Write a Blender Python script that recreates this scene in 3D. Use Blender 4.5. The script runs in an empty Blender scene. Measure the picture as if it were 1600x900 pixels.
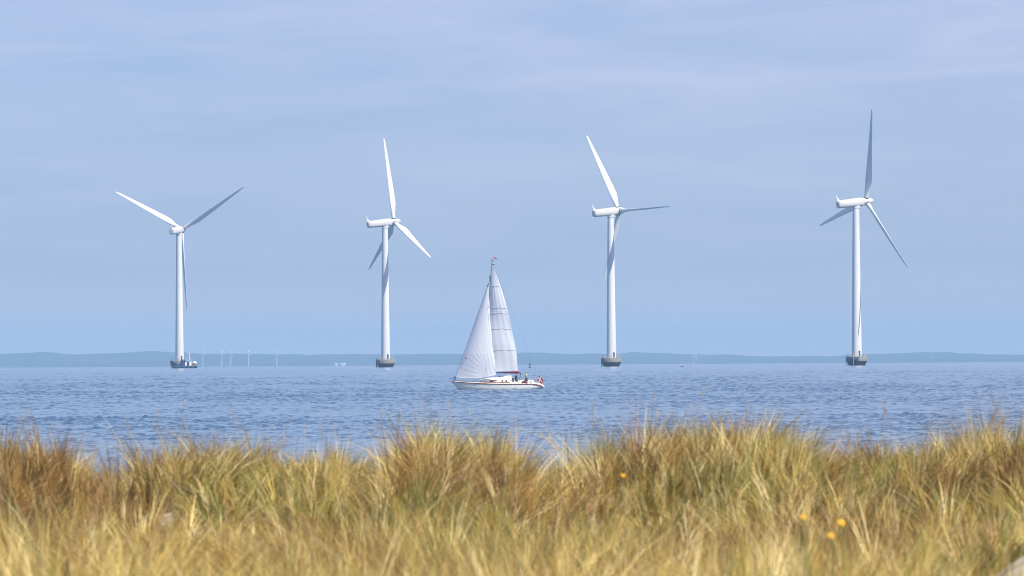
import bpy, math, random
import numpy as np
from mathutils import Vector, Matrix

random.seed(7)
rng = np.random.default_rng(11)
S = bpy.context.scene
COL = S.collection
R = math.radians

# ------------------------------------------------------------------ camera
CAM_H = 3.2            # eye height above the sea
FPX = 12200.0          # focal length in pixels of a 1600 px wide frame
EARTH = 7.4e6          # effective earth radius (with refraction)
PITCH = math.atan(108.7 / FPX)
ROLL = -0.0055
cam_d = bpy.data.cameras.new('camera')
cam = bpy.data.objects.new('camera', cam_d)
COL.objects.link(cam)
cam_d.sensor_width = 36.0
cam_d.lens = 36.0 * FPX / 1600.0
cam_d.clip_start = 0.5
cam_d.clip_end = 90000.0
cam_d.dof.use_dof = True
cam_d.dof.focus_distance = 1300.0
cam_d.dof.aperture_fstop = 12.0
CAM_M = Matrix.Translation((0, 0, CAM_H)) @ Matrix.Rotation(math.pi / 2 + PITCH, 4, 'X') @ Matrix.Rotation(ROLL, 4, 'Z')
cam.matrix_world = CAM_M
S.camera = cam

# ------------------------------------------------------------------ sky, sun, exposure
SUN_EL, SUN_AZ = 46.0, 48.0     # azimuth: degrees to the right of straight behind the camera
sun_dir = Vector((math.cos(R(SUN_EL)) * math.sin(R(SUN_AZ)), -math.cos(R(SUN_EL)) * math.cos(R(SUN_AZ)), math.sin(R(SUN_EL))))
sd = bpy.data.lights.new('sun', 'SUN')
sd.energy = 5.0
sd.angle = R(0.5)
sd.color = (1.0, 0.95, 0.88)
so = bpy.data.objects.new('sun', sd)
COL.objects.link(so)
so.rotation_euler = sun_dir.to_track_quat('Z', 'Y').to_euler()
so.location = (40, -40, 60)

W = bpy.data.worlds.new('World')
S.world = W
W.use_nodes = True
wn, wl = W.node_tree.nodes, W.node_tree.links
wn.clear()
wout = wn.new('ShaderNodeOutputWorld')
bg = wn.new('ShaderNodeBackground')
sky = wn.new('ShaderNodeTexSky')
sky.sky_type = 'NISHITA'
sky.sun_disc = False
sky.sun_elevation = R(SUN_EL)
sky.sun_rotation = math.atan2(sun_dir.x, sun_dir.y)
sky.air_density = 1.0
sky.dust_density = 0.3
sky.ozone_density = 3.0
tc = wn.new('ShaderNodeTexCoord')
tint = wn.new('ShaderNodeMix')
tint.data_type = 'RGBA'
tint.blend_type = 'MULTIPLY'
tint.inputs[0].default_value = 1.0
wl.new(sky.outputs[0], tint.inputs[6])
sep = wn.new('ShaderNodeSeparateXYZ')
wl.new(tc.outputs['Generated'], sep.inputs[0])
# the sky's own colour by height: clear blue low down, brighter overhead
tcol = wn.new('ShaderNodeValToRGB')
els = tcol.color_ramp.elements
els[0].position = 0.0; els[0].color = (0.80, 0.76, 0.97, 1)
els[1].position = 0.05; els[1].color = (0.445, 0.52, 0.84, 1)
e1 = els.new(0.011); e1.color = (0.45, 0.55, 0.93, 1)
e2 = els.new(0.13); e2.color = (1.0, 0.98, 1.08, 1)
wl.new(sep.outputs['Z'], tcol.inputs[0])
wl.new(tcol.outputs[0], tint.inputs[7])
mapn = wn.new('ShaderNodeMapping')
mapn.inputs['Scale'].default_value = (26, 26, 185)
mapn.inputs['Rotation'].default_value = (0, R(0.5), 0)
wl.new(tc.outputs['Generated'], mapn.inputs[0])
cn = wn.new('ShaderNodeTexNoise')
cn.inputs['Scale'].default_value = 1.0
cn.inputs['Detail'].default_value = 6
cn.inputs['Roughness'].default_value = 0.55
cn.inputs['Distortion'].default_value = 0.6
wl.new(mapn.outputs[0], cn.inputs[0])
cr = wn.new('ShaderNodeMapRange')
cr.inputs[1].default_value = 0.38
cr.inputs[2].default_value = 0.82
wl.new(cn.outputs[0], cr.inputs[0])
# thin cloud thickens upward and to the right
up = wn.new('ShaderNodeMapRange')
up.inputs[1].default_value = 0.006
up.inputs[2].default_value = 0.045
up.inputs[3].default_value = 0.10
up.inputs[4].default_value = 0.72
wl.new(sep.outputs['Z'], up.inputs[0])
right = wn.new('ShaderNodeMapRange')
right.inputs[1].default_value = -0.06
right.inputs[2].default_value = 0.07
right.inputs[3].default_value = 0.0
right.inputs[4].default_value = 0.42
wl.new(sep.outputs['X'], right.inputs[0])
m1 = wn.new('ShaderNodeMath'); m1.operation = 'ADD'
wl.new(cr.outputs[0], m1.inputs[0]); wl.new(right.outputs[0], m1.inputs[1])
m2 = wn.new('ShaderNodeMath'); m2.operation = 'MULTIPLY'; m2.use_clamp = True
wl.new(m1.outputs[0], m2.inputs[0]); wl.new(up.outputs[0], m2.inputs[1])
cm = wn.new('ShaderNodeMix')
cm.data_type = 'RGBA'
cm.inputs[7].default_value = (4.5, 4.75, 6.2, 1)
wl.new(m2.outputs[0], cm.inputs[0])
wl.new(tint.outputs[2], cm.inputs[6])
wl.new(cm.outputs[2], bg.inputs[0])
bg.inputs[1].default_value = 0.10
wl.new(bg.outputs[0], wout.inputs[0])

S.view_settings.view_transform = 'Standard'
S.view_settings.look = 'None'
S.view_settings.gamma = 1.0
S.view_settings.exposure = 0.5
S.render.engine = 'CYCLES'
S.cycles.use_denoising = True
S.cycles.max_bounces = 6
S.cycles.transparent_max_bounces = 6
S.cycles.volume_bounces = 0
S.cycles.sample_clamp_indirect = 6.0
S.cycles.filter_width = 1.0
S.cycles.denoising_prefilter = 'ACCURATE'

# ------------------------------------------------------------------ helpers
def curv(d):
    return -d * d / (2 * EARTH)

def ray(px, py):
    """direction of a photo pixel (1600x900 frame)"""
    v = CAM_M.to_3x3() @ Vector(((px - 800) / FPX, (450 - py) / FPX, -1.0))
    return v / v.y

def spot(px, d):
    """ground-plan position at distance d on the bearing of a column at the horizon"""
    v = ray(px, 570)
    return v.x * d

def new_mat(name, color, rough=0.6, noise=None, metal=0.0, spec=0.5):
    """Principled material; noise=(scale, amount, second colour) breaks the colour up."""
    m = bpy.data.materials.new(name)
    m.use_nodes = True
    nt = m.node_tree
    p = nt.nodes['Principled BSDF']
    p.inputs['Base Color'].default_value = (*color, 1)
    p.inputs['Roughness'].default_value = rough
    p.inputs['Metallic'].default_value = metal
    p.inputs['Specular IOR Level'].default_value = spec
    if noise:
        sc, amt, c2 = noise[:3]
        t = nt.nodes.new('ShaderNodeTexCoord')
        mp = nt.nodes.new('ShaderNodeMapping')
        mp.inputs['Scale'].default_value = noise[3] if len(noise) > 3 else (1, 1, 1)
        n = nt.nodes.new('ShaderNodeTexNoise')
        n.inputs['Scale'].default_value = sc
        n.inputs['Detail'].default_value = 5
        r = nt.nodes.new('ShaderNodeMapRange')
        r.inputs[1].default_value = 0.45
        r.inputs[2].default_value = 0.75
        r.inputs[4].default_value = amt
        mx = nt.nodes.new('ShaderNodeMix')
        mx.data_type = 'RGBA'
        mx.inputs[6].default_value = (*color, 1)
        mx.inputs[7].default_value = (*c2, 1)
        nt.links.new(t.outputs['Object'], mp.inputs[0])
        nt.links.new(mp.outputs[0], n.inputs[0])
        nt.links.new(n.outputs[0], r.inputs[0])
        nt.links.new(r.outputs[0], mx.inputs[0])
        nt.links.new(mx.outputs[2], p.inputs['Base Color'])
    return m

class MB:
    """collects shapes and links them as one mesh object"""
    def __init__(s):
        s.v, s.f, s.m, s.sm = [], [], [], []
    def add(s, verts, faces, mi=0, smooth=False):
        o = len(s.v)
        s.v += [tuple(v) for v in verts]
        for f in faces:
            s.f.append(tuple(i + o for i in f)); s.m.append(mi); s.sm.append(smooth)
    def box(s, c, d, mi=0, M=None, taper=1.0):
        x, y, z = d[0] / 2, d[1] / 2, d[2] / 2
        vs = []
        for k in (-1, 1):
            t = taper if k > 0 else 1.0
            vs += [Vector((i * x * t, j * y * t, k * z)) for i, j in ((-1, -1), (1, -1), (1, 1), (-1, 1))]
        if M is not None: vs = [M @ v for v in vs]
        vs = [v + Vector(c) for v in vs]
        s.add(vs, [(3, 2, 1, 0), (4, 5, 6, 7), (0, 1, 5, 4), (1, 2, 6, 5), (2, 3, 7, 6), (3, 0, 4, 7)], mi)
    def tube(s, pts, rad, n=8, mi=0, caps=True, smooth=True):
        pts = [Vector(p) for p in pts]
        if not hasattr(rad, '__len__'): rad = [rad] * len(pts)
        vs, fs = [], []
        for i, p in enumerate(pts):
            t = (pts[min(i + 1, len(pts) - 1)] - pts[max(i - 1, 0)]).normalized()
            a = t.cross(Vector((0, 0, 1)) if abs(t.z) < 0.9 else Vector((1, 0, 0))).normalized()
            b = t.cross(a)
            for k in range(n):
                w = 2 * math.pi * k / n
                vs.append(p + (a * math.cos(w) + b * math.sin(w)) * rad[i])
        for i in range(len(pts) - 1):
            for k in range(n):
                k2 = (k + 1) % n
                fs.append((i * n + k, i * n + k2, (i + 1) * n + k2, (i + 1) * n + k))
        s.add(vs, fs, mi, smooth)
        if caps:
            o = len(pts) * n
            s.add(vs[:n], [tuple(reversed(range(n)))], mi)
            s.add(vs[-n:], [tuple(range(n))], mi)
    def lathe(s, prof, n=32, mi=0, M=None, smooth=True, a0=0.0, a1=2 * math.pi, closed=True):
        vs, fs = [], []
        full = closed
        cnt = n if full else n + 1
        for r, z in prof:
            for k in range(cnt):
                w = a0 + (a1 - a0) * k / n
                v = Vector((r * math.cos(w), r * math.sin(w), z))
                vs.append(M @ v if M is not None else v)
        for i in range(len(prof) - 1):
            for k in range(n):
                k2 = (k + 1) % cnt
                fs.append((i * cnt + k, i * cnt + k2, (i + 1) * cnt + k2, (i + 1) * cnt + k))
        s.add(vs, fs, mi, smooth)
    def loft(s, secs, mi=0, smooth=True, close=True, caps=True):
        n = len(secs[0])
        vs = [v for sec in secs for v in sec]
        fs = []
        for i in range(len(secs) - 1):
            for k in range(n if close else n - 1):
                k2 = (k + 1) % n
                fs.append((i * n + k, i * n + k2, (i + 1) * n + k2, (i + 1) * n + k))
        s.add(vs, fs, mi, smooth)
        if caps and close:
            s.add(secs[0], [tuple(reversed(range(n)))], mi)
            s.add(secs[-1], [tuple(range(n))], mi)
    def build(s, name, mats, parent=None, M=None):
        me = bpy.data.meshes.new(name)
        me.from_pydata(s.v, [], s.f)
        for m in (mats if isinstance(mats, (list, tuple)) else [mats]): me.materials.append(m)
        me.polygons.foreach_set('material_index', s.m)
        me.polygons.foreach_set('use_smooth', s.sm)
        me.update()
        o = bpy.data.objects.new(name, me)
        COL.objects.link(o)
        if parent is not None: o.parent = parent
        if M is not None: o.matrix_local = M
        return o

def tag(o, label=None, cat=None, group=None, kind=None):
    for k, v in (('label', label), ('category', cat), ('group', group), ('kind', kind)):
        if v: o[k] = v
    return o

def empty(name, loc, rz=0.0):
    o = bpy.data.objects.new(name, None)
    COL.objects.link(o)
    o.location = loc
    o.rotation_euler = (0, 0, rz)
    o.empty_display_size = 0.3
    return o

def copy_tree(o, parent=None):
    c = o.copy()
    COL.objects.link(c)
    if parent is not None:
        c.parent = parent
    for ch in list(o.children): copy_tree(ch, c)
    return c

def grid_mesh(name, P, mats, kind='structure', smooth=True):
    """P: rows x cols x 3 array"""
    r, c = P.shape[:2]
    me = bpy.data.meshes.new(name)
    me.vertices.add(r * c)
    me.vertices.foreach_set('co', P.reshape(-1).astype(np.float32))
    i = (np.arange(r - 1)[:, None] * c + np.arange(c - 1)[None, :]).ravel()
    q = np.stack([i, i + 1, i + c + 1, i + c], 1).ravel().astype(np.int32)
    nf = len(i)
    me.loops.add(nf * 4)
    me.loops.foreach_set('vertex_index', q)
    me.polygons.add(nf)
    me.polygons.foreach_set('loop_start', np.arange(nf, dtype=np.int32) * 4)
    if smooth: me.polygons.foreach_set('use_smooth', np.ones(nf, bool))
    me.update()
    me.materials.append(mats)
    o = bpy.data.objects.new(name, me)
    COL.objects.link(o)
    if kind: o['kind'] = kind
    return o

def vnoise(x, y, scale, seed):
    """smooth value noise, numpy"""
    g = np.random.default_rng(seed).random((256, 256))
    u, v = x / scale, y / scale
    i, j = np.floor(u).astype(int), np.floor(v).astype(int)
    fu, fv = u - i, v - j
    fu, fv = fu * fu * (3 - 2 * fu), fv * fv * (3 - 2 * fv)
    a, b = g[i % 256, j % 256], g[(i + 1) % 256, j % 256]
    c, d = g[i % 256, (j + 1) % 256], g[(i + 1) % 256, (j + 1) % 256]
    return (a * (1 - fu) + b * fu) * (1 - fv) + (c * (1 - fu) + d * fu) * fv

# ------------------------------------------------------------------ sea
def build_sea():
    m = bpy.data.materials.new('sea_water')
    m.use_nodes = True
    nt = m.node_tree
    p = nt.nodes['Principled BSDF']
    p.inputs['Base Color'].default_value = (0.05, 0.105, 0.19, 1)
    p.inputs['Roughness'].default_value = 0.12
    p.inputs['IOR'].default_value = 1.33
    t = nt.nodes.new('ShaderNodeTexCoord')
    n = nt.nodes.new('ShaderNodeTexNoise')
    n.inputs['Scale'].default_value = 3.0
    n.inputs['Detail'].default_value = 4
    n.inputs['Roughness'].default_value = 0.6
    # ripples too fine for the mesh tilt the surface a little each way
    sub = nt.nodes.new('ShaderNodeVectorMath'); sub.operation = 'SUBTRACT'; sub.inputs[1].default_value = (0.5, 0.5, 0.5)
    mul = nt.nodes.new('ShaderNodeVectorMath'); mul.operation = 'MULTIPLY'
    # cat's paws: gusts roughen the surface in patches
    gm = nt.nodes.new('ShaderNodeMapping'); gm.inputs['Scale'].default_value = (2.8, 0.25, 0.0)
    gn = nt.nodes.new('ShaderNodeTexNoise'); gn.inputs['Scale'].default_value = 1.0; gn.inputs['Detail'].default_value = 7; gn.inputs['Roughness'].default_value = 0.62
    km = nt.nodes.new('ShaderNodeMapping'); km.inputs['Scale'].default_value = (0.20, 0.008, 0.0)
    kn = nt.nodes.new('ShaderNodeTexNoise'); kn.inputs['Scale'].default_value = 1.0; kn.inputs['Detail'].default_value = 5; kn.inputs['Roughness'].default_value = 0.65
    ka = nt.nodes.new('ShaderNodeMix'); ka.inputs[0].default_value = 0.34
    nt.links.new(t.outputs['Object'], km.inputs[0]); nt.links.new(km.outputs[0], kn.inputs[0])
    gr = nt.nodes.new('ShaderNodeMapRange'); gr.inputs[1].default_value = 0.48; gr.inputs[2].default_value = 0.62; gr.inputs[3].default_value = 0.03; gr.inputs[4].default_value = 1.4
    gc = nt.nodes.new('ShaderNodeCombineXYZ')
    nt.links.new(t.outputs['Object'], gm.inputs[0]); nt.links.new(gm.outputs[0], gn.inputs[0]); nt.links.new(gn.outputs[0], ka.inputs[2]); nt.links.new(kn.outputs[0], ka.inputs[3]); nt.links.new(ka.outputs[0], gr.inputs[0])
    nt.links.new(gr.outputs[0], gc.inputs[0]); nt.links.new(gr.outputs[0], gc.inputs[1]); nt.links.new(gc.outputs[0], mul.inputs[1])
    geo = nt.nodes.new('ShaderNodeNewGeometry')
    add = nt.nodes.new('ShaderNodeVectorMath'); add.operation = 'ADD'
    nrm = nt.nodes.new('ShaderNodeVectorMath'); nrm.operation = 'NORMALIZE'
    nt.links.new(t.outputs['Object'], n.inputs[0])
    nt.links.new(n.outputs['Color'], sub.inputs[0]); nt.links.new(sub.outputs[0], mul.inputs[0])
    nt.links.new(geo.outputs['Normal'], add.inputs[0]); nt.links.new(mul.outputs[0], add.inputs[1])
    nt.links.new(add.outputs[0], nrm.inputs[0]); nt.links.new(nrm.outputs[0], p.inputs['Normal'])
    # rows: fine where single waves show, coarser with distance
    ys = [88.0]
    while ys[-1] < 27000:
        d = ys[-1]
        if d < 170: st = 0.9
        elif d < 430: st = 0.2
        elif d < 650: st = 0.27
        elif d < 2500: st = 0.27 * (d / 650) ** 1.5
        else: st = min(2.04 * (d / 2500) ** 2.2, 600)
        ys.append(d + st)
    ys = np.array(ys)
    fine = np.linspace(-0.082, 0.082, 580)
    wide = np.array([0.11, 0.15, 0.22, 0.35, 0.6])
    cs = np.concatenate([-wide[::-1], fine, wide])
    Y = np.repeat(ys[:, None], len(cs), 1)
    X = Y * cs[None, :]
    Z = curv(Y)
    step = np.gradient(ys)[:, None]
    g = np.random.default_rng(5)
    patch = vnoise(X + 40000, Y * 0.6, 0.6, 3) * 0.75 + vnoise(X + 40000, Y * 0.4, 5.0, 4) * 0.25
    patch = 0.16 + 1.9 * np.clip((patch - 0.38) / 0.45, 0, 1) ** 1.5
    patch = patch * (0.65 + 0.7 * vnoise(X + 40000, Y * 0.3, 25.0, 9))
    patch = patch * 0.9 * np.interp(Y, [150, 420], [0.6, 1.0])
    patch = np.where(Y < 3000, patch, 1.0)
    core = (np.abs(cs) < 0.083)[None, :]
    H = np.zeros_like(Z)
    for k in range(84):
        lam = 0.32 * (6.0 / 0.32) ** g.random()
        a = 0.0078 * lam ** 0.4
        th = R(75) + g.normal(0, 0.9)
        kx, ky = 2 * math.pi / lam * math.cos(th), 2 * math.pi / lam * math.sin(th)
        keep = np.clip(lam * abs(math.sin(th) + 0.2) / (2.2 * step) - 0.5, 0, 1)
        keep = keep * np.clip(1.6 - lam / (ys[:, None] * 0.0030), 0, 1)      # the longer waves belong to the open water further out
        rows = np.nonzero(keep[:, 0] > 0)[0]
        if len(rows) == 0: continue
        r1 = rows[-1] + 1
        w = np.sin(kx * X[:r1] + ky * Y[:r1] + g.random() * 6.28)
        H[:r1] += a * keep[:r1] * (w - 0.3 * np.cos(2 * np.arcsin(np.clip(w, -1, 1))))
    Z = Z + H * patch * core
    o = grid_mesh('sea', np.stack([X, Y, Z], 2), m)
    return o

build_sea()

# ------------------------------------------------------------------ dune ground
PROF_Y = [-220, 10, 26, 33, 40, 48, 56, 62, 70, 75, 82, 92, 104, 125]
PROF_Z = [1.5, 1.55, 1.68, 1.70, 1.62, 1.55, 1.50, 1.54, 1.86, 1.92, 1.6, 0.7, 0.0, -1.2]
# relief along the dune crest: hummocks and the gullies between them
CREST_X = [-5.08, -4.72, -4.37, -4.13, -3.9, -3.63, -3.25, -2.6, -2.07, -1.59, -1.32, -1.06, -0.76, -0.47, -0.12, 0.22, 0.42, 0.77, 1.42, 1.95, 2.36, 2.66, 2.93, 3.22, 3.48, 3.84, 4.16, 4.49, 4.78, 5.31]
CREST_Z = [0.05, 0.04, 0.0, -0.309, -0.505, -0.25, -0.026, 0.061, 0.0, 0.03, -0.183, 0.0, 0.201, 0.04, 0.12, -0.208, -0.131, -0.013, 0.09, 0.11, 0.171, 0.075, -0.143, -0.039, 0.07, 0.0, -0.013, 0.201, 0.03, 0.05]
MOUNDS = [(3.35, 46, 0.50, 0.75, 0.6)]   # x, y, height, radius, stretch
def ground(x, y):
    x, y = np.asarray(x, float), np.asarray(y, float)
    z = np.interp(y, PROF_Y, PROF_Z)
    w = np.clip((y - 15) / 15, 0, 1) * np.clip((100 - y) / 15, 0, 1)
    z = z + w * (0.22 * (vnoise(x + 500, y + 500, 2.0, 21) - 0.5) + 0.16 * (vnoise(x + 500, y + 500, 0.9, 22) - 0.5))
    z = z + np.interp(x, CREST_X, CREST_Z, left=0, right=0) * np.clip((y - 60) / 6, 0, 1) * np.clip((90 - y) / 8, 0, 1)
    for mx, my, h, r, st in MOUNDS:
        z = z + h * np.exp(-((x - mx) ** 2 + ((y - my) * st) ** 2) / (r * r))
    return z

def build_ground():
    xs = np.concatenate([np.linspace(-400, -14, 16)[:-1], np.linspace(-14, 14, 141), np.linspace(14, 400, 16)[1:]])
    ys = np.concatenate([np.linspace(-220, 18, 12)[:-1], np.linspace(18, 105, 290), np.linspace(106, 125, 6)])
    X, Y = np.meshgrid(xs, ys)
    m = new_mat('dune_sand', (0.46, 0.40, 0.31), 0.95, (4.5, 0.9, (0.16, 0.11, 0.055)), spec=0.1)
    return grid_mesh('dune_ground', np.stack([X, Y, ground(X, Y)], 2), m)
build_ground()

# ------------------------------------------------------------------ far shore
def build_hills():
    u = [-400, 0, 60, 105, 150, 240, 330, 400, 480, 560, 680, 760, 820, 890, 960, 985, 1060, 1110, 1200, 1300, 1370, 1440, 1500, 1570, 1660, 2000]
    t = [552, 553, 549.5, 554, 552, 549.5, 553.5, 553, 555.5, 552.5, 551, 552.5, 549.5, 553, 554.5, 551.5, 553, 555.5, 557, 557, 554, 550.5, 552, 554.5, 555.5, 556]
    D0 = 20500.0
    xs = np.linspace(-7000, 7000, 1300)
    ys = np.linspace(17500, 24500, 36)
    X, Y = np.meshgrid(xs, ys)
    px = 800 + X / Y * FPX
    top = np.interp(px, u, t)
    hor = 558.7 - 0.0055 * (px - 800)
    ridge = CAM_H + (hor - top) / FPX * D0 + D0 * D0 / 2 / EARTH
    f = np.clip((Y - 17600) / 2900, 0, 1)
    f = f * f * (3 - 2 * f)
    back = np.clip((24500 - Y) / 3500, 0, 1)
    rough = vnoise(X + 9000, Y, 420, 31) * 5 + vnoise(X + 9000, Y, 110, 32) * 5.5 + vnoise(X + 9000, Y, 40, 33) * 4.5
    Z = curv(Y) + 4.0 * np.clip((Y - 17500) / 120, 0, 1) - 2 + (ridge - 4) * f * np.clip(back * 3, 0, 1) + (rough - 7) * np.clip(f * 3, 0.15, 1) 
    m = new_mat('far_woodland', (0.035, 0.055, 0.04), 0.95, (0.0035, 0.95, (0.08, 0.085, 0.055)), spec=0.1)
    return grid_mesh('hills', np.stack([X, Y, Z], 2), m)
build_hills()

def build_haze():
    b = MB()
    b.box((0, 13800, 23), (36000, 29000, 170))
    m = bpy.data.materials.new('haze_air')
    m.use_nodes = True
    nt = m.node_tree
    nt.nodes.clear()
    o = nt.nodes.new('ShaderNodeOutputMaterial')
    v = nt.nodes.new('ShaderNodeVolumePrincipled')
    v.inputs['Color'].default_value = (0.42, 0.68, 0.99, 1)
    v.inputs['Density'].default_value = 6.6e-5
    nt.links.new(v.outputs[0], o.inputs['Volume'])
    ob = b.build('haze', m)
    ob['kind'] = 'stuff'
    return ob
build_haze()

# ------------------------------------------------------------------ big turbines
M_WHITE = new_mat('turbine_white', (0.60, 0.60, 0.60), 0.42, (0.35, 0.35, (0.42, 0.40, 0.36), (1, 1, 0.12)))
M_BLADE = new_mat('blade_white', (0.62, 0.63, 0.64), 0.38, (0.3, 0.3, (0.66, 0.66, 0.65)))
M_NAC = new_mat('nacelle_white', (0.55, 0.53, 0.50), 0.45, (0.6, 0.9, (0.46, 0.42, 0.34)))
M_DARK = new_mat('dark_joint', (0.03, 0.035, 0.05), 0.6)
M_CONC = new_mat('concrete', (0.20, 0.185, 0.155), 0.9, (1.3, 0.95, (0.14, 0.115, 0.085), (1, 1, 0.35)))
M_WET = new_mat('wet_algae_concrete', (0.010, 0.012, 0.02), 0.8, (1.5, 0.7, (0.03, 0.033, 0.03)), spec=0.15)
M_STEEL = new_mat('dark_blue_steel', (0.025, 0.035, 0.085), 0.5, (2.0, 0.5, (0.06, 0.06, 0.07)))
M_GALV = new_mat('galvanised_steel', (0.40, 0.40, 0.38), 0.5, metal=0.3)

HUB_H = 64.0
def blade_mb(pitch):
    """blade along +Z; leading edge turned towards the nose (+X) by the pitch"""
    b = MB()
    secs = []
    for r, c, th, tw in ((1.0, 1.75, 1.0, 0), (2.6, 1.75, 1.0, 0), (4.2, 2.1, 0.72, 9), (6.2, 2.8, 0.42, 12), (8.2, 3.2, 0.34, 11), (11, 3.05, 0.29, 9),
                         (15, 2.7, 0.25, 6.5), (20, 2.25, 0.22, 4), (25, 1.8, 0.20, 2), (30, 1.38, 0.19, 0.8), (34, 1.0, 0.19, 0), (36.5, 0.68, 0.19, 0), (37.4, 0.16, 0.2, 0)):
        n = 20
        f = min(max((r - 2.6) / 4.5, 0), 1)
        sec = []
        ang = R(pitch + tw)
        for k in range(n):
            w = 2 * math.pi * k / n
            xc = 0.5 + 0.5 * math.cos(w)                 # 0 leading, 1 trailing
            fat = 0.5 * math.sin(w)
            prof = fat * ((1 - f) + f * (1.35 * math.sqrt(max(1 - xc, 0)) * 0.4 + 0.62 * (1 - xc) + 0.06))
            q = (xc - (0.5 * (1 - f) + 0.30 * f)) * c    # along chord, positive towards the trailing edge
            t = prof * th * c
            # tangential -Y = trailing side, axial +X
            sec.append(Vector((q * math.sin(ang) + t * math.cos(ang), -q * math.cos(ang) + t * math.sin(ang), r)))
        secs.append(sec)
    b.loft(secs)
    return b

def make_turbine(px, D, psi, tilt, phi, pitch, overhang, label, landing, group='large wind turbines standing in the sea', extra=None):
    root = empty('wind_turbine', (spot(px, D), D, curv(D)))
    tag(root, label, 'wind turbine', group)
    # foundation with its ice cone
    b = MB()
    b.lathe([(2.6, -3), (3.05, -0.3), (3.25, 0.15), (3.55, 0.75), (4.02, 1.75)], 40, 1)
    b.lathe([(4.02, 1.75), (4.03, 1.85), (4.03, 3.40), (3.95, 3.50), (1.0, 3.55)], 40, 0)
    fd = b.build('foundation', [M_CONC, M_WET], root)
    b = MB()
    for k in range(16):
        w = 2 * math.pi * k / 16
        x, y = 3.8 * math.cos(w), 3.8 * math.sin(w)
        b.tube([(x, y, 3.48), (x, y, 4.62)], 0.05, 5)
    for z in (4.07, 4.62):
        b.tube([(3.8 * math.cos(2 * math.pi * k / 32), 3.8 * math.sin(2 * math.pi * k / 32), z) for k in range(33)], 0.045, 5, caps=False)
    b.build('railing', M_GALV, fd)
    b = MB()
    a0, a1 = R(landing[0]), R(landing[1])
    b.lathe([(4.06, 1.5), (4.16, 1.5), (4.16, 3.35), (4.06, 3.35)], 12, 0, a0=a0, a1=a1, closed=False)
    k = max(2, int((a1 - a0) / R(22)))
    for i in range(k + 1):
        w = a0 + (a1 - a0) * i / k
        x, y = 4.25 * math.cos(w), 4.25 * math.sin(w)
        b.tube([(x * 0.92, y * 0.92, -1.2), (x, y, 0.9), (x, y, 3.75)], 0.11, 6, 1 if i % 2 else 0)
    b.build('boat_landing', [M_STEEL, M_GALV], fd)
    # equipment on the deck
    b = MB()
    b.box((2.9, -1.2, 4.13), (0.7, 0.7, 1.2)); b.build('switch_cabinet', M_GALV, fd)
    b = MB(); b.box((-2.6, -1.9, 3.98), (0.8, 0.6, 0.9)); b.build('storage_box', M_GALV, fd)
    b = MB()
    b.tube([(3.55, -0.6, 3.5), (3.55, -0.6, 7.2), (3.65, -0.65, 7.3), (4.4, -1.0, 7.0)], 0.06, 6)
    b.build('deck_davit', M_GALV, fd)
    # tower
    b = MB()
    rt = lambda z: 1.98 + (1.28 - 1.98) * (z - 3.9) / 58.0
    zs = [3.5, 20.0, 38.0, 52.0, 61.6]
    for z0, z1 in zip(zs, zs[1:]):
        b.lathe([(rt(z0), z0), (rt(z1), z1)], 48)
    for z in zs[1:-1]:
        b.lathe([(rt(z), z - 0.08), (rt(z) + 0.03, z - 0.08)], 48); b.lathe([(rt(z) + 0.03, z - 0.08), (rt(z) + 0.03, z + 0.08)], 48); b.lathe([(rt(z) + 0.03, z + 0.08), (rt(z), z + 0.08)], 48)
    b.lathe([(1.28, 61.6), (1.40, 61.6)], 48); b.lathe([(1.40, 61.6), (1.40, 62.3)], 48); b.lathe([(1.40, 62.3), (1.1, 62.5)], 48)
    tw = b.build('tower', M_WHITE, root)
    b = MB()
    b.box((0.9, -1.78, 4.75), (0.9, 0.16, 2.1), M=None)
    b.build('door', M_DARK, tw)
    # nacelle, axis along local +X
    N = Matrix.Translation((0, 0, HUB_H)) @ Matrix.Rotation(R(psi), 4, 'Z') @ Matrix.Rotation(-R(tilt), 4, 'Y')
    b = MB()
    secs = []
    for x, ry, rz, dz in ((-8.6, 0.9, 0.95, -0.05), (-8.45, 1.25, 1.3, -0.05), (-8.0, 1.45, 1.5, -0.02), (-5, 1.6, 1.62, 0), (-1, 1.7, 1.72, 0), (overhang - 2.6, 1.7, 1.72, 0), (overhang - 1.75, 1.55, 1.6, 0), (overhang - 1.6, 1.3, 1.35, 0)):
        sec = []
        for k in range(28):
            w = 2 * math.pi * k / 28
            cx, sx = math.cos(w), math.sin(w)
            e = 0.80
            sec.append(Vector((x, ry * math.copysign(abs(cx) ** e, cx), dz + rz * math.copysign(abs(sx) ** e, sx))))
        secs.append(sec)
    b.loft(secs)
    b.lathe([(1.45, -2.35), (1.5, -1.2)], 28)
    nc = b.build('nacelle', M_NAC, root, N)
    b = MB()
    b.loft([[Vector((-8.5, y, 0.8)) for y in (-.14,)] + [Vector((-7.0, -.1, 1.3)), Vector((-7.0, .1, 1.3)), Vector((-8.5, .14, 0.8))],
            [Vector((-8.85, -.1, 2.5)), Vector((-8.15, -.07, 2.5)), Vector((-8.15, .07, 2.5)), Vector((-8.85, .1, 2.5))],
            [Vector((-9.05, -.07, 3.7)), Vector((-8.75, -.05, 3.7)), Vector((-8.75, .05, 3.7)), Vector((-9.05, .07, 3.7))]], smooth=False)
    b.build('weather_mast', M_NAC, nc)
    b = MB()
    b.tube([(-2.2, 0.5, 1.6), (-2.2, 0.5, 2.5)], 0.06, 6); b.lathe([(0.0, 2.72), (0.16, 2.68), (0.16, 2.45), (0, 2.42)], 8, M=Matrix.Translation((-2.2, 0.5, 0)))
    b.build('beacon', M_GALV, nc)
    # hub and spinner
    HM = N @ Matrix.Translation((overhang, 0, 0))
    b = MB()
    X = Matrix.Rotation(math.pi / 2, 4, 'Y')
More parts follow.
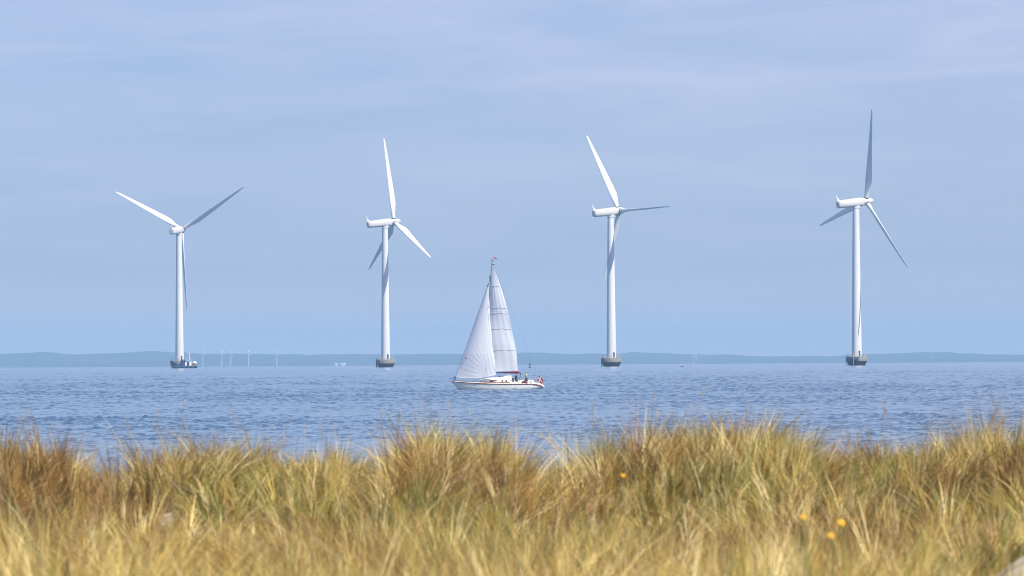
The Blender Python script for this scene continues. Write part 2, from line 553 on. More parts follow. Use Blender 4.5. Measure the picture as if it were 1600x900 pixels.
    b.lathe([(1.2, -1.62), (1.3, -1.45), (1.42, -1.2), (1.48, 0.5), (1.36, 1.3), (1.08, 2.2), (0.66, 2.95), (0.3, 3.25), (0.0, 3.33)], 32, M=X)
    hb = b.build('hub', M_NAC, root, HM)
    b = MB()
    b.lathe([(1.1, -1.75), (1.22, -1.75), (1.22, -1.55), (1.1, -1.55)], 32, M=X)
    b.build('shaft_seal', M_DARK, hb)
    for k in range(3):
        BM = HM @ Matrix.Rotation(R(phi + 120 * k), 4, 'X')
        bl = blade_mb(pitch).build('blade', M_BLADE, root, BM)
        c = MB()
        c.lathe([(0.93, 1.25), (1.0, 1.25), (1.0, 1.62), (0.93, 1.62)], 24)
        c.build('root_ring', M_DARK, bl)
    return root

make_turbine(280.6, 3615, 69.2, 5.0, 58.6, 38, 3.5, 'white wind turbine with blades in a Y above a blue work boat', (170, 215))
make_turbine(602.6, 3456, 26.3, 5.6, 116.0, 94, 4.5, 'white wind turbine nearest left of the sailboat, one white blade upright', (165, 205))
make_turbine(955.4, 3228, 33.1, 5.2, 88.2, 68, 4.2, 'white wind turbine nearest right of the sailboat, one blade reaching level to the right', (165, 208))
make_turbine(1338.8, 3065, 29.7, 5.8, 15.8, 11, 4.8, 'tallest looking white wind turbine on the far right with a grey shaded upright blade', (175, 275))

# ------------------------------------------------------------------ small far turbines
M_FARW = new_mat('far_turbine_white', (0.6, 0.6, 0.6), 0.5)
def make_far_turbine():
    root = empty('wind_turbine', (0, 0, 0))
    b = MB(); b.lathe([(1.5, 0), (0.95, 34)], 12); b.build('tower', M_FARW, root)
    b = MB(); b.box((0, 1.0, 35.2), (2.8, 7.0, 2.8)); b.build('nacelle', M_FARW, root)
    b = MB(); b.lathe([(1.5, 0), (1.2, 1.2), (0, 2.2)], 12, M=Matrix.Translation((0, -2.5, 35.2)) @ Matrix.Rotation(math.pi / 2, 4, 'X')); b.build('hub', M_FARW, root)
    for k in range(3):
        b = MB()
        secs = []
        for r, c in ((0.5, 0.9), (3, 1.5), (13, 0.4)):
            secs.append([Vector((sx * c / 2, sy * 0.25, r)) for sx, sy in ((-1, 0), (0, -1), (1, 0), (0, 1))])
        b.loft(secs, smooth=False)
        b.build('blade', M_FARW, root, Matrix.Translation((0, -3.4, 35.2)) @ Matrix.Rotation(R(20 + 120 * k), 4, 'Y'))
    return root
proto = None
FAR = [(317.0, 16500, 1.02, 'tiny distant white turbine closest to the work boat on the horizon'),
       (346.5, 17100, 1.02, 'tiny distant white turbine, second right of the work boat'),
       (360.5, 17000, 0.97, 'shorter tiny distant white turbine in the middle of five beside the blue boat'),
       (388.5, 17000, 1.05, 'tiny distant white turbine, fourth in the row right of the work boat'),
       (432.5, 16800, 1.04, 'tiny distant white turbine set apart at the right end of the row of five'),
       (1083.0, 17300, 0.62, 'faint small turbine left of a close pair on the far shore'),
       (1087.5, 17400, 0.66, 'faint small turbine right of a close pair on the far shore'),
       (1456.0, 19000, 0.80, 'faint lone turbine on the far hill near the right edge')]
for i, (px, D, s, lab) in enumerate(FAR):
    o = make_far_turbine() if proto is None else copy_tree(proto)
    proto = proto or o
    z = curv(D) + 3.0
    if D > 18500: z = curv(D) + 16.0
    o.location = (spot(px, D), D, z)
    o.rotation_euler = (0, 0, R(random.uniform(-35, 35)))
    o.scale = (s * 0.72, s * 0.72, s)
    tag(o, lab, 'wind turbine', 'small distant wind turbines on the horizon')

# pale buildings on the far shore
M_PALE = new_mat('pale_wall', (0.55, 0.55, 0.54), 0.7)
M_ROOF = new_mat('pale_metal_roof', (0.62, 0.63, 0.65), 0.6)
for px, w, h, lab in ((526, 7, 3.5, 'small pale shed on the far shore, the narrower of two'), (536.5, 11, 4.0, 'wider pale shed on the far shore left of a turbine')):
    D = 17900
    r = empty('shed', (spot(px, D), D, curv(D) + 8.0))
    b = MB(); b.box((0, 0, h / 2 - 1), (w, 9, h + 2)); b.build('wall', M_PALE, r)
    b = MB()
    b.loft([[Vector((x, -5, h)), Vector((x, 5, h)), Vector((x, 0, h + 2.2))] for x in (-w / 2 - .4, w / 2 + .4)], smooth=False)
    b.build('roof', M_ROOF, r)
    tag(r, lab, 'shed', 'pale sheds on the far shore')

# ------------------------------------------------------------------ marks on the water
M_BUOY = new_mat('buoy_dark', (0.03, 0.04, 0.05), 0.5)
D = 2900
b = MB()
b.lathe([(0.0, -0.4), (0.55, -0.35), (0.6, 0.25), (0.2, 0.35), (0.16, 1.1), (0.28, 1.15), (0.28, 1.5), (0.0, 1.75)], 14)
o = b.build('buoy', M_BUOY); o.location = (spot(828, D), D, curv(D))
tag(o, 'small dark buoy on the horizon just right of the mainsail foot', 'buoy')
D = 2900
b = MB()
b.lathe([(0.0, -0.3), (0.5, -0.25), (0.62, 0.05), (0.5, 0.28), (0.12, 0.34), (0.1, 0.42), (0.0, 0.44)], 14)
o = b.build('mooring_float', M_BUOY); o.location = (spot(1066, D), D, curv(D))
tag(o, 'tiny low dark float on the far water right of the third big turbine', 'float')

# ------------------------------------------------------------------ work boat at the first turbine
M_NAVY = new_mat('navy_paint', (0.02, 0.035, 0.15), 0.4, (1.2, 0.5, (0.05, 0.06, 0.14)))
M_TEAL = new_mat('teal_paint', (0.06, 0.30, 0.32), 0.4)
M_BLACK = new_mat('black_rubber', (0.012, 0.014, 0.018), 0.7)
M_GLASS = new_mat('dark_glass', (0.02, 0.025, 0.03), 0.1)
M_BOATWH = new_mat('boat_white', (0.80, 0.79, 0.76), 0.35)
M_BROWN = new_mat('rope_brown', (0.30, 0.16, 0.09), 0.8)
def build_workboat():
    D = 3598
    root = empty('work_boat', (spot(287.5, D), D, curv(D)))
    tag(root, 'blue work boat with a mast at the foot of the leftmost big turbine', 'boat')
    b = MB()
    secs = []
    for x, w, zs in ((-6.5, 0.15, 3.4), (-5.8, 0.9, 3.2), (-4.6, 1.7, 2.8), (-3.4, 2.1, 2.2), (-2.6, 2.2, 1.35), (0, 2.25, 1.15), (3, 2.2, 1.05), (6.2, 2.0, 1.1)):
        wl = w * (0.35 if x < -5 else 0.8)
        sh = 0.0 if x > -4 else (-4 - x) * 0.45
        secs.append([Vector((x, -w, zs)), Vector((x + sh, -wl, 0.0)), Vector((x + sh, -wl * 0.7, -0.8)), Vector((x + sh, wl * 0.7, -0.8)), Vector((x + sh, wl, 0.0)), Vector((x, w, zs))])
    b.loft(secs, smooth=False)
    h = b.build('hull', M_NAVY, root)
    b = MB()
    b.tube([(-4.4, -1.75, 0.62), (-2.6, -2.13, 0.60), (0, -2.2, 0.58), (3, -2.15, 0.55), (6.2, -1.95, 0.55)], 0.17, 6)
    b.build('stripe', M_TEAL, h)
    for x in (-5.0, -3.4, -0.8, 1.4, 3.4, 5.2):
        b = MB(); b.lathe([(0.18, -.1), (0.38, -.1), (0.38, .1), (0.18, .1)], 12, M=Matrix.Translation((x, -2.32 if x > -3 else -1.9, 0.8)) @ Matrix.Rotation(math.pi / 2, 4, 'X'))
        b.build('fender', M_BLACK, h)
    b = MB()
    b.box((0.3, 0, 2.0), (4.4, 3.2, 1.9)); b.box((-0.4, 0, 3.25), (2.4, 2.6, 0.7), taper=0.9)
    wh = b.build('wheelhouse', M_NAVY, root)
    for c, d in [((x, -1.30, 3.25), (0.6, 0.1, 0.42)) for x in (-1.2, -0.3, 0.6)] + [((x, -1.62, 2.2), (0.7, 0.06, 0.5)) for x in (-1.0, 1.8)]:
        b = MB(); b.box(c, d); b.build('window', M_GLASS, wh)
    b = MB()
    b.box((0.95, -1.64, 1.95), (0.75, 0.08, 1.5)); b.build('door', M_BOATWH, wh)
    b = MB()
    b.tube([(2.4, 0, 1.1), (2.4, 0, 7.4)], 0.10, 6); b.tube([(1.6, 0, 6.6), (3.2, 0, 6.6)], 0.07, 5); b.tube([(1.9, 0, 5.6), (2.9, 0, 5.6)], 0.06, 5)
    b.box((2.4, 0, 6.0), (0.35, 0.3, 0.3)); b.tube([(2.4, 0, 5.2), (3.6, 0, 3.2), (3.6, 0, 1.1)], 0.08, 5)
    b.build('mast', M_BOATWH, root)
    b = MB()
    b.box((3.0, -1.2, 2.0), (0.9, 0.5, 1.8)); b.build('winch_frame', M_BOATWH, root)
    b = MB(); b.box((4.0, 0.2, 1.5), (1.3, 1.8, 0.9)); b.box((4.9, -0.5, 1.65), (1.2, 1.0, 1.2)); b.build('deck_cargo', M_BROWN, root)
    b = MB(); b.lathe([(0.95, 2.25), (0.95, 2.6), (0.75, 2.95), (0.35, 3.15), (0, 3.2)], 16, M=Matrix.Translation((4.9, -0.4, 0))); b.build('tank_dome', M_BOATWH, root)
    for x in (-1.2, -0.6, 0.4):
        b = MB(); b.tube([(x, -0.6, 3.5), (x, -0.6, 4.2)], [0.2, 0.16], 8); b.build('vent', M_BLACK, wh)
    b = MB(); b.tube([(-3.3, -1.9, 2.2), (-3.0, -1.7, 4.2), (-2.9, -1.65, 4.25), (-1.9, -1.2, 3.6)], 0.08, 6)
    b.build('crane_arm', M_BLACK, root)
build_workboat()

# ------------------------------------------------------------------ sailboat
M_HULL = new_mat('hull_cream_white', (0.80, 0.78, 0.70), 0.3, (0.8, 0.25, (0.66, 0.63, 0.54)))
M_RED = new_mat('red_stripe', (0.20, 0.03, 0.025), 0.4)
M_BOOT = new_mat('dark_antifouling', (0.015, 0.02, 0.03), 0.5)
M_DECK = new_mat('deck_cream', (0.76, 0.70, 0.60), 0.55)
M_CABIN = new_mat('cabin_cream', (0.82, 0.79, 0.70), 0.35)
M_ALU = new_mat('mast_aluminium', (0.30, 0.33, 0.37), 0.4, metal=0.5)
M_WIRE = new_mat('rigging_wire', (0.16, 0.17, 0.19), 0.45, metal=0.6)
M_MAROON = new_mat('maroon_cover', (0.20, 0.015, 0.03), 0.8, (3, 0.5, (0.10, 0.01, 0.02)))
M_WINCH = new_mat('winch_dark', (0.03, 0.055, 0.065), 0.35, metal=0.3)

def sail_mat(name, vdir):
    m = bpy.data.materials.new(name)
    m.use_nodes = True
    nt = m.node_tree
    nt.nodes.clear()
    out = nt.nodes.new('ShaderNodeOutputMaterial')
    d = nt.nodes.new('ShaderNodeBsdfDiffuse'); t = nt.nodes.new('ShaderNodeBsdfTranslucent'); mx = nt.nodes.new('ShaderNodeMixShader')
    g = nt.nodes.new('ShaderNodeTexCoord'); n = nt.nodes.new('ShaderNodeTexNoise'); b = nt.nodes.new('ShaderNodeBump'); mp = nt.nodes.new('ShaderNodeMapping')
    mp.inputs['Scale'].default_value = vdir
    n.inputs['Scale'].default_value = 1.0; n.inputs['Detail'].default_value = 4
    b.inputs['Strength'].default_value = 0.3; b.inputs['Distance'].default_value = 0.05
    col = nt.nodes.new('ShaderNodeMapRange')
    rgb = nt.nodes.new('ShaderNodeMix'); rgb.data_type = 'RGBA'
    rgb.inputs[6].default_value = (0.88, 0.87, 0.87, 1); rgb.inputs[7].default_value = (0.80, 0.80, 0.82, 1)
    nt.links.new(g.outputs['Object'], mp.inputs[0]); nt.links.new(mp.outputs[0], n.inputs[0])
    nt.links.new(n.outputs[0], b.inputs['Height']); nt.links.new(n.outputs[0], rgb.inputs[0])
    for s_ in (d, t):
        nt.links.new(b.outputs[0], s_.inputs['Normal']); nt.links.new(rgb.outputs[2], s_.inputs['Color'])
    mx.inputs[0].default_value = 0.16
    nt.links.new(d.outputs[0], mx.inputs[1]); nt.links.new(t.outputs[0], mx.inputs[2]); nt.links.new(mx.outputs[0], out.inputs[0])
    return m
M_MAIN = sail_mat('mainsail_cloth', (1.2, 1.2, 0.45))
M_JIB = sail_mat('jib_cloth', (1.6, 1.6, 0.35))
M_SEAM = new_mat('seam_thread', (0.58, 0.58, 0.62), 0.8)

BD = 798.0
SC = FPX / BD
def bp(px, py, y=0.0):
    """boat coordinates (bow at -x) from a side view measured in photo pixels"""
    return Vector(((px - 778) / SC, y, (608.3 - py) / SC))

def interp_poly(pts, t):
    pts = [Vector(p) for p in pts]
    L = [0]
    for a, c in zip(pts, pts[1:]): L.append(L[-1] + (c - a).length)
    t *= L[-1]
    for i in range(len(pts) - 1):
        if t <= L[i + 1] or i == len(pts) - 2:
            return pts[i].lerp(pts[i + 1], (t - L[i]) / (L[i + 1] - L[i]))

def smooth_poly(pts, n=16):
    """Catmull-Rom through points, resampled"""
    p = [Vector(q) for q in pts]
    p = [p[0] * 2 - p[1]] + p + [p[-1] * 2 - p[-2]]
    out = []
    for i in range(1, len(p) - 2):
        for k in range(n):
            t = k / n
            out.append(0.5 * (2 * p[i] + (p[i + 1] - p[i - 1]) * t + (2 * p[i - 1] - 5 * p[i] + 4 * p[i + 1] - p[i + 2]) * t * t + (3 * p[i] - p[i - 1] - 3 * p[i + 1] + p[i + 2]) * t ** 3))
    out.append(p[-2])
    return out

def sail(luff, leech, foot_drop, belly, mat, nu=26, nv=60, wrinkle=None):
    """surface between luff and leech curves, bellied to leeward (-y)"""
    lf, lc = smooth_poly(luff), smooth_poly(leech)
    P = []
    for j in range(nv + 1):
        v = j / nv                        # 0 at foot, 1 at head
        a, c = interp_poly(lf, v), interp_poly(lc, v)
        ch = (c - a).length
        for i in range(nu + 1):
            u = i / nu
            p = a.lerp(c, u)
            dep = belly * ch * (4 * u * (1 - u)) ** 0.9 * (1.15 - 0.5 * u) * (0.55 + 0.45 * min(1, 4 * v))
            p.y -= dep
            p.z -= foot_drop * 4 * u * (1 - u) * max(0, 1 - v * 5) ** 2
            if wrinkle: p.y += wrinkle(u, v)
            P.append(p)
    F = []
    for j in range(nv):
        for i in range(nu):
            k = j * (nu + 1) + i
            F.append((k, k + 1, k + nu + 2, k + nu + 1))
    b = MB()
    b.add(P, F, 0, True)
    return b, P

def build_sailboat():
    D = BD
    root = empty('sailboat', (spot(778, D), D, curv(D)))
    tag(root, 'cream white sailboat under white mainsail and jib crossing before the wind turbines', 'sailboat')
    root.rotation_euler = (R(3.5), 0, R(-4))
    # hull stations: x, half beam, sheer z, bottom z
    st = [(-4.72, 0.03, 0.86, 0.74), (-4.4, 0.22, 0.84, 0.40), (-4.0, 0.45, 0.825, -0.05), (-3.2, 0.82, 0.79, -0.30), (-2.0, 1.20, 0.74, -0.42), (-0.5, 1.45, 0.69, -0.48),
          (1.0, 1.48, 0.66, -0.46), (2.4, 1.34, 0.64, -0.36), (3.4, 1.14, 0.625, -0.20), (4.0, 0.98, 0.60, -0.05), (4.4, 0.82, 0.48, 0.05), (4.72, 0.62, 0.28, 0.14)]
    def sec(x, w, zs, zb, grow=0.0):
        pts = []
        for k in range(13):
            a = math.pi * k / 12
            c, s_ = math.cos(a), math.sin(a)
            z = zs + (zb - zs) * abs(s_) ** 0.75
            pts.append(Vector((x, -(w + grow) * math.copysign(abs(c) ** 0.55, c), z)))
        return pts
    b = MB()
    secs = [sec(*s_) for s_ in st]
    b.loft(secs, 0, True, close=False, caps=False)
    b.add(secs[-1], [tuple(range(13))], 0)
    # bottom paint: lower faces get the dark material
    for i, f in enumerate(b.f):
        if all(b.v[k][2] < 0.075 for k in f): b.m[i] = 1
    hl = b.build('hull', [M_HULL, M_BOOT], root)
    b = MB()
    for sgn in (-1, 1):
        b.tube([(x, sgn * (w + 0.012), zs - 0.03) for x, w, zs, zb in st], 0.042, 6)
    b.build('sheer_stripe', M_RED, hl)
    b = MB()
    b.tube([(-4.02, -0.30, 0.09)] + [(x, -w * 1.0, 0.11) for x, w in ((-3.2, 0.62), (-2.0, 1.0), (-0.5, 1.3), (1.0, 1.33), (2.4, 1.1), (3.4, 0.75), (3.9, 0.4))], 0.065, 6)
    b.build('waterline_stripe', M_BOOT, hl)
    b = MB()
    q = [Vector((4.0, -1.0, 0.52)), Vector((4.35, -0.86, 0.42)), Vector((4.7, -0.66, 0.24))]
    b.tube(q, 0.05, 6); b.tube([p + Vector((-0.32, -0.06, -0.02)) for p in q[:2]], 0.035, 6)
    b.build('quarter_stripe', M_RED, hl)
    b = MB()
    b.loft([[Vector((x, -w, zs)), Vector((x, 0, zs + 0.06 * w)), Vector((x, w, zs))] for x, w, zs, zb in st], 0, False, close=False, caps=False)
    b.build('deck', M_DECK, root)
    # cabin trunk
    b = MB()
    secs = []
    for x, w, z in ((-2.15, 0.45, 0.80), (-1.6, 0.62, 1.02), (-0.9, 0.78, 1.15), (0.0, 0.86, 1.24), (0.75, 0.86, 1.26), (1.25, 0.84, 1.22), (1.3, 0.84, 0.70)):
        zb = 0.64
        secs.append([Vector((x, -w - 0.08, zb)), Vector((x, -w, zb + (z - zb) * 0.75)), Vector((x, -w * 0.8, z)), Vector((x, 0, z + 0.05)), Vector((x, w * 0.8, z)), Vector((x, w, zb + (z - zb) * 0.75)), Vector((x, w + 0.08, zb))])
    b.loft(secs, 0, False, close=False, caps=False)
    cb = b.build('cabin', M_CABIN, root)
    for x0, x1 in ((-0.75, 0.25), (0.45, 0.62), (0.85, 1.0)):
        w = MB()
        zt = 1.03 if x1 < 0.3 else 1.0
        w.box(((x0 + x1) / 2, -0.905 + (0.05 if x0 < -0.5 else 0.0), 0.93), (x1 - x0, 0.05, 0.13))
        w.build('window', M_GLASS, cb)
    b = MB(); b.tube([(-1.9, -0.66, 0.80), (-0.8, -0.90, 0.80), (1.25, -0.955, 0.78)], 0.035, 6); b.build('cabin_stripe', M_RED, cb)
    for x in (0.2, 0.9):
        b = MB(); b.lathe([(0.09, 1.25), (0.09, 1.36), (0.05, 1.40), (0, 1.40)], 10, M=Matrix.Translation((x, -0.45, 0)))
        b.build('deck_fitting', M_WINCH, cb)
    # sprayhood
    b = MB()
    secs = []
    for x, w, z in ((0.55, 0.80, 1.30), (0.8, 0.85, 1.48), (1.15, 0.88, 1.50), (1.42, 0.88, 1.36)):
        secs.append([Vector((x, -w * math.cos(a), 0.9 + (z - 0.9) * math.sin(a) ** 0.6)) for a in [math.pi * k / 10 for k in range(11)]])
    b.loft(secs, 0, True, close=False, caps=False)
    b.build('sprayhood', M_BOATWH, root)
    # cockpit coaming, winches, wheel pedestal
    b = MB()
    for s_ in (-1, 1):
        b.box((2.45, s_ * 0.92, 0.76), (2.2, 0.16, 0.26))
    b.box((3.55, 0, 0.72), (0.2, 1.7, 0.2))
    b.build('coaming', M_DECK, root)
    for x, s_ in ((1.62, -0.92), (2.0, -0.92)):
        w = MB()
        w.lathe([(0.13, 0.86), (0.10, 0.95), (0.14, 1.12), (0.14, 1.2), (0.05, 1.24), (0, 1.24)], 12, M=Matrix.Translation((x, s_, 0)))
        w.build('winch', M_WINCH, root)
    b = MB(); b.tube([(1.82, -0.1, 0.6), (1.85, -0.1, 1.28)], [0.14, 0.10], 10); b.box((1.85, -0.1, 1.33), (0.22, 0.3, 0.16))
    b.build('instrument_pod', M_WINCH, root)
    # mast, boom, rigging
    top, foot = bp(770.6, 408), bp(755.8, 595)
    b = MB()
    b.tube([foot, foot.lerp(top, 0.85), top], [0.085, 0.075, 0.05], 12)
    ms = b.build('mast', M_ALU, root)
    def on_mast(py): return foot.lerp(top, (595 - py) / (595 - 408))
    for py, wd in ((478, 0.75), (540, 0.9)):
        p = on_mast(py)
        for s_ in (-1, 1):
            b = MB(); b.tube([p, p + Vector((0.10, s_ * wd, 0.05))], 0.03, 6); b.build('spreader', M_ALU, ms)
    b = MB()
    b.tube([top, top + Vector((0, 0, 0.10))], 0.03, 6); b.box(top + Vector((0.06, 0, 0.06)), (0.34, 0.05, 0.05)); b.tube([top + Vector((-0.08, 0, 0)), top + Vector((-0.08, 0, 0.32))], 0.018, 5)
    b.build('masthead_gear', M_WIRE, ms)
    b = MB(); b.box(on_mast(413) + Vector((0.16, 0, 0)), (0.22, 0.06, 0.10)); b.build('sail_headboard', M_WIRE, ms)
    b = MB(); b.box(on_mast(433) + Vector((-0.10, 0, 0)), (0.14, 0.10, 0.26)); b.build('forestay_fitting', M_WIRE, ms)
    goose, bend = on_mast(581.5), bp(815, 582.3, -0.75)
    b = MB()
    b.tube([goose, bend], [0.055, 0.055], 10)
    bm = b.build('boom', M_WIRE, root)
    b = MB()
    pts = [goose.lerp(bend, t) + Vector((0, 0, dz)) for t, dz in ((0.45, 0.02), (0.6, 0.03), (0.75, 0.045), (0.86, 0.06), (0.95, 0.055))]
    b.tube(pts, [0.06, 0.085, 0.105, 0.135, 0.10], 10)
    b.build('sail_cover', M_MAROON, bm)
    b = MB()
    bow, stern = bp(708.5, 596), bp(846, 600)
    hound = on_mast(432)
    b.tube([bow, hound], 0.016, 5); b.tube([stern, top], 0.004, 4)
    for s_ in (-1, 1):
        p1, p2 = on_mast(478) + Vector((0.10, s_ * 0.75, 0.05)), on_mast(540) + Vector((0.10, s_ * 0.9, 0.05))
        b.tube([on_mast(433), p1, p2, Vector((foot.x + 0.25, s_ * 1.25, 0.7))], 0.006, 4)
    b.build('stay', M_WIRE, root)
    b = MB(); b.tube([bp(814, 583, -0.74), bp(812, 599, -0.4)], 0.035, 6); b.build('mainsheet', M_WIRE, root)
    b = MB()
    b.tube([bow.lerp(hound, 0.015), bow.lerp(hound, 0.05)], 0.09, 8); b.build('furling_drum', M_WIRE, root)
    for t0, t1 in ((0.90, 0.935), (0.965, 0.985)):
        b = MB(); b.tube([bow.lerp(hound, t0), bow.lerp(hound, t1)], 0.05, 8); b.build('furler_swivel', M_WIRE, root)
    # guard rail
    b = MB()
    for s_ in (-1, 1):
        rail = []
        for x, w in ((-4.55, 0.16), (-3.6, 0.66), (-2.4, 1.08), (-1.0, 1.36), (0.6, 1.46), (2.2, 1.35), (3.5, 1.08)):
            zs = 0.86 - 0.03 * (x + 4.7)
            b.tube([(x, s_ * w, zs - 0.1), (x, s_ * w, zs + 0.42)], 0.013, 5)
            rail.append((x, s_ * w, zs + 0.42))
        b.tube(rail, 0.007, 4)
    b.build('guard_rail', M_GALV, root)
    # sails
    luff = [on_mast(580.0) + Vector((0.09, -0.02, 0)), on_mast(500) + Vector((0.09, -0.02, 0)), on_mast(415.5) + Vector((0.08, -0.02, 0))]
    leech = [bp(810, 579, -0.72), bp(808, 548.5, -0.80), bp(802.5, 520, -0.80), bp(794.8, 484.6, -0.70), bp(787, 456.5, -0.50), bp(779.5, 433.5, -0.28), bp(773.0, 416, -0.05)]
    def wr(u, v):
        return 0.007 * math.sin(26 * u + 9 * v) * (0.3 + u) * min(1, 6 * (1 - v)) + 0.02 * math.sin(14 * v + 3 * u)
    b, P = sail(luff, leech, 0.0, 0.085, M_MAIN, wrinkle=wr)
    mn = b.build('mainsail', M_MAIN, root)
    nu = 26
    b = MB()
    for py0, py1 in ((446, 447), (479.5, 480.5), (488.5, 489), (513, 513), (546, 546)):
        # a seam follows the cloth from luff to leech
        z0, z1 = (608.3 - py0) / SC, (608.3 - py1) / SC
        pts = []
        for i in range(nu + 1):
            col = [P[j * (nu + 1) + i] for j in range(61)]
            zt = z0 + (z1 - z0) * i / nu + 0.035 * math.sin(i * 0.5)
            for a, c in zip(col, col[1:]):
                if a.z <= zt <= c.z:
                    pts.append(a.lerp(c, (zt - a.z) / max(c.z - a.z, 1e-6)) + Vector((0, -0.016, 0))); break
        if len(pts) > 2:
            b = MB(); b.tube(pts, 0.011, 4); b.build('seam', M_SEAM, mn)
    luff = [bp(713.2, 588.8, -0.02), bp(738, 517, -0.02), bp(763.6, 447, -0.02)]
    leech = [bp(777.0, 584.5, -1.15), bp(773.2, 556, -1.20), bp(769.8, 523, -1.05), bp(767.6, 492, -0.75), bp(765.5, 462, -0.30), bp(764.3, 447, -0.05)]
    def wj(u, v):
        # creases fan out from the clew and run down the leech
        d = math.hypot((1 - u) * 4.2, v * 9.0)
        a = math.atan2(v * 9.0, (1 - u) * 4.2 + 0.05)
        fan = 0.014 * math.sin(a * 46) * math.exp(-((d - 1.6) / 1.7) ** 2) if d > 0.15 else 0
        le = 0.012 * math.sin(60 * u + 22 * v) * max(0, u - 0.55) * 2 * min(1, 5 * (1 - v))
        return fan + le
    b, P = sail(luff, leech, 0.20, 0.12, M_JIB, nu=40, nv=80, wrinkle=wj)
    jb = b.build('jib', M_JIB, root)
    b = MB()
    b.tube([P[i] + Vector((0, -0.012, 0.02)) for i in range(0, 41)], 0.025, 4)
    b.build('foot_tape', M_SEAM, jb)
    b = MB(); b.box(bp(728.5, 559, -0.42), (0.13, 0.03, 0.15)); b.build('telltale', M_MAROON, jb)
    return root
boat = build_sailboat()

def build_flags(root):
    M = root.matrix_basis
    red = new_mat('flag_red', (0.36, 0.015, 0.03), 0.8)
    white = new_mat('flag_white', (0.8, 0.78, 0.76), 0.8)
    # ensign on its staff
    base, tip = bp(838.0, 600, -0.1), bp(843.0, 585.2, -0.1)
    e = empty('flag', M @ base)
    tag(e, 'red flag with a white cross hanging from a staff at the sailboat stern', 'flag')
    b = MB(); b.tube([(0, 0, -0.1), tip - base], 0.018, 6); b.build('staff', M_ALU, e)
    A, B, C, Dd = bp(842.4, 586.5, -0.1), bp(839.4, 594.2, -0.1), bp(849.0, 597.5, -0.45), bp(846.6, 600.2, -0.35)
    b = MB()
    nu, nv = 28, 17
    P = []
    for j in range(nv + 1):
        for i in range(nu + 1):
            u, v = i / nu, j / nv
            p = A.lerp(B, v).lerp(C.lerp(Dd, v), u)
            p.y += 0.09 * math.sin(7.5 * u + 1.2 * v) * u
            p.z += 0.05 * math.sin(9 * u + 2 * v) * u + 0.18 * math.sin(math.pi * u) * (1 - v)
            P.append(p - base)
    for j in range(nv):
        for i in range(nu):
            k = j * (nu + 1) + i
            w = (9 <= i < 13) or (7 <= j < 10)
            b.add([P[k], P[k + 1], P[k + nu + 2], P[k + nu + 1]], [(0, 1, 2, 3)], 1 if w else 0, True)
    b.build('cloth', [red, white], e)
    base = bp(770.8, 408)
    e = empty('pennant', M @ base)
    tag(e, 'small reddish pennant flying above the sailboat masthead', 'pennant')
    b = MB(); b.tube([(0.02, 0, 0), (0.16, 0, 0.48)], 0.014, 5); b.build('staff', M_ALU, e)
    b = MB()
    P = []
    for i in range(11):
        u = i / 10
        hw = 0.075 * (1 - u) + 0.008
        for s_ in (1, -1): P.append(Vector((0.14 + 0.50 * u, 0.06 * math.sin(6 * u), 0.36 - 0.16 * u + 0.03 * math.sin(7 * u) + s_ * hw)))
    b.add(P, [(2 * i, 2 * i + 1, 2 * i + 3, 2 * i + 2) for i in range(10)], 0, True)
    b.build('cloth', red, e)
build_flags(boat)

# ------------------------------------------------------------------ the person at the helm
def skin_body(name, joints, edges, mat, parent, sub=2):
    """one continuous surface grown over a skeleton of joints (position, radius)"""
    me = bpy.data.meshes.new(name)
    keys = list(joints)
    me.from_pydata([joints[k][0] for k in keys], [(keys.index(a), keys.index(c)) for a, c in edges], [])
    o = bpy.data.objects.new(name, me)
    COL.objects.link(o)
    md = o.modifiers.new('skin', 'SKIN')
    for i, k in enumerate(keys):
        r = joints[k][1]
        me.skin_vertices[0].data[i].radius = (r, r) if not hasattr(r, '__len__') else r
        me.skin_vertices[0].data[i].use_root = (i == 0)
    md2 = o.modifiers.new('sub', 'SUBSURF'); md2.levels = sub; md2.render_levels = sub
    dg = bpy.context.evaluated_depsgraph_get()
    nm = bpy.data.meshes.new_from_object(o.evaluated_get(dg))
    bpy.data.objects.remove(o)
    nm.materials.clear(); nm.materials.append(mat)
    nm.polygons.foreach_set('use_smooth', [True] * len(nm.polygons))
    ob = bpy.data.objects.new(name, nm)
    COL.objects.link(ob)
    ob.parent = parent
    return ob

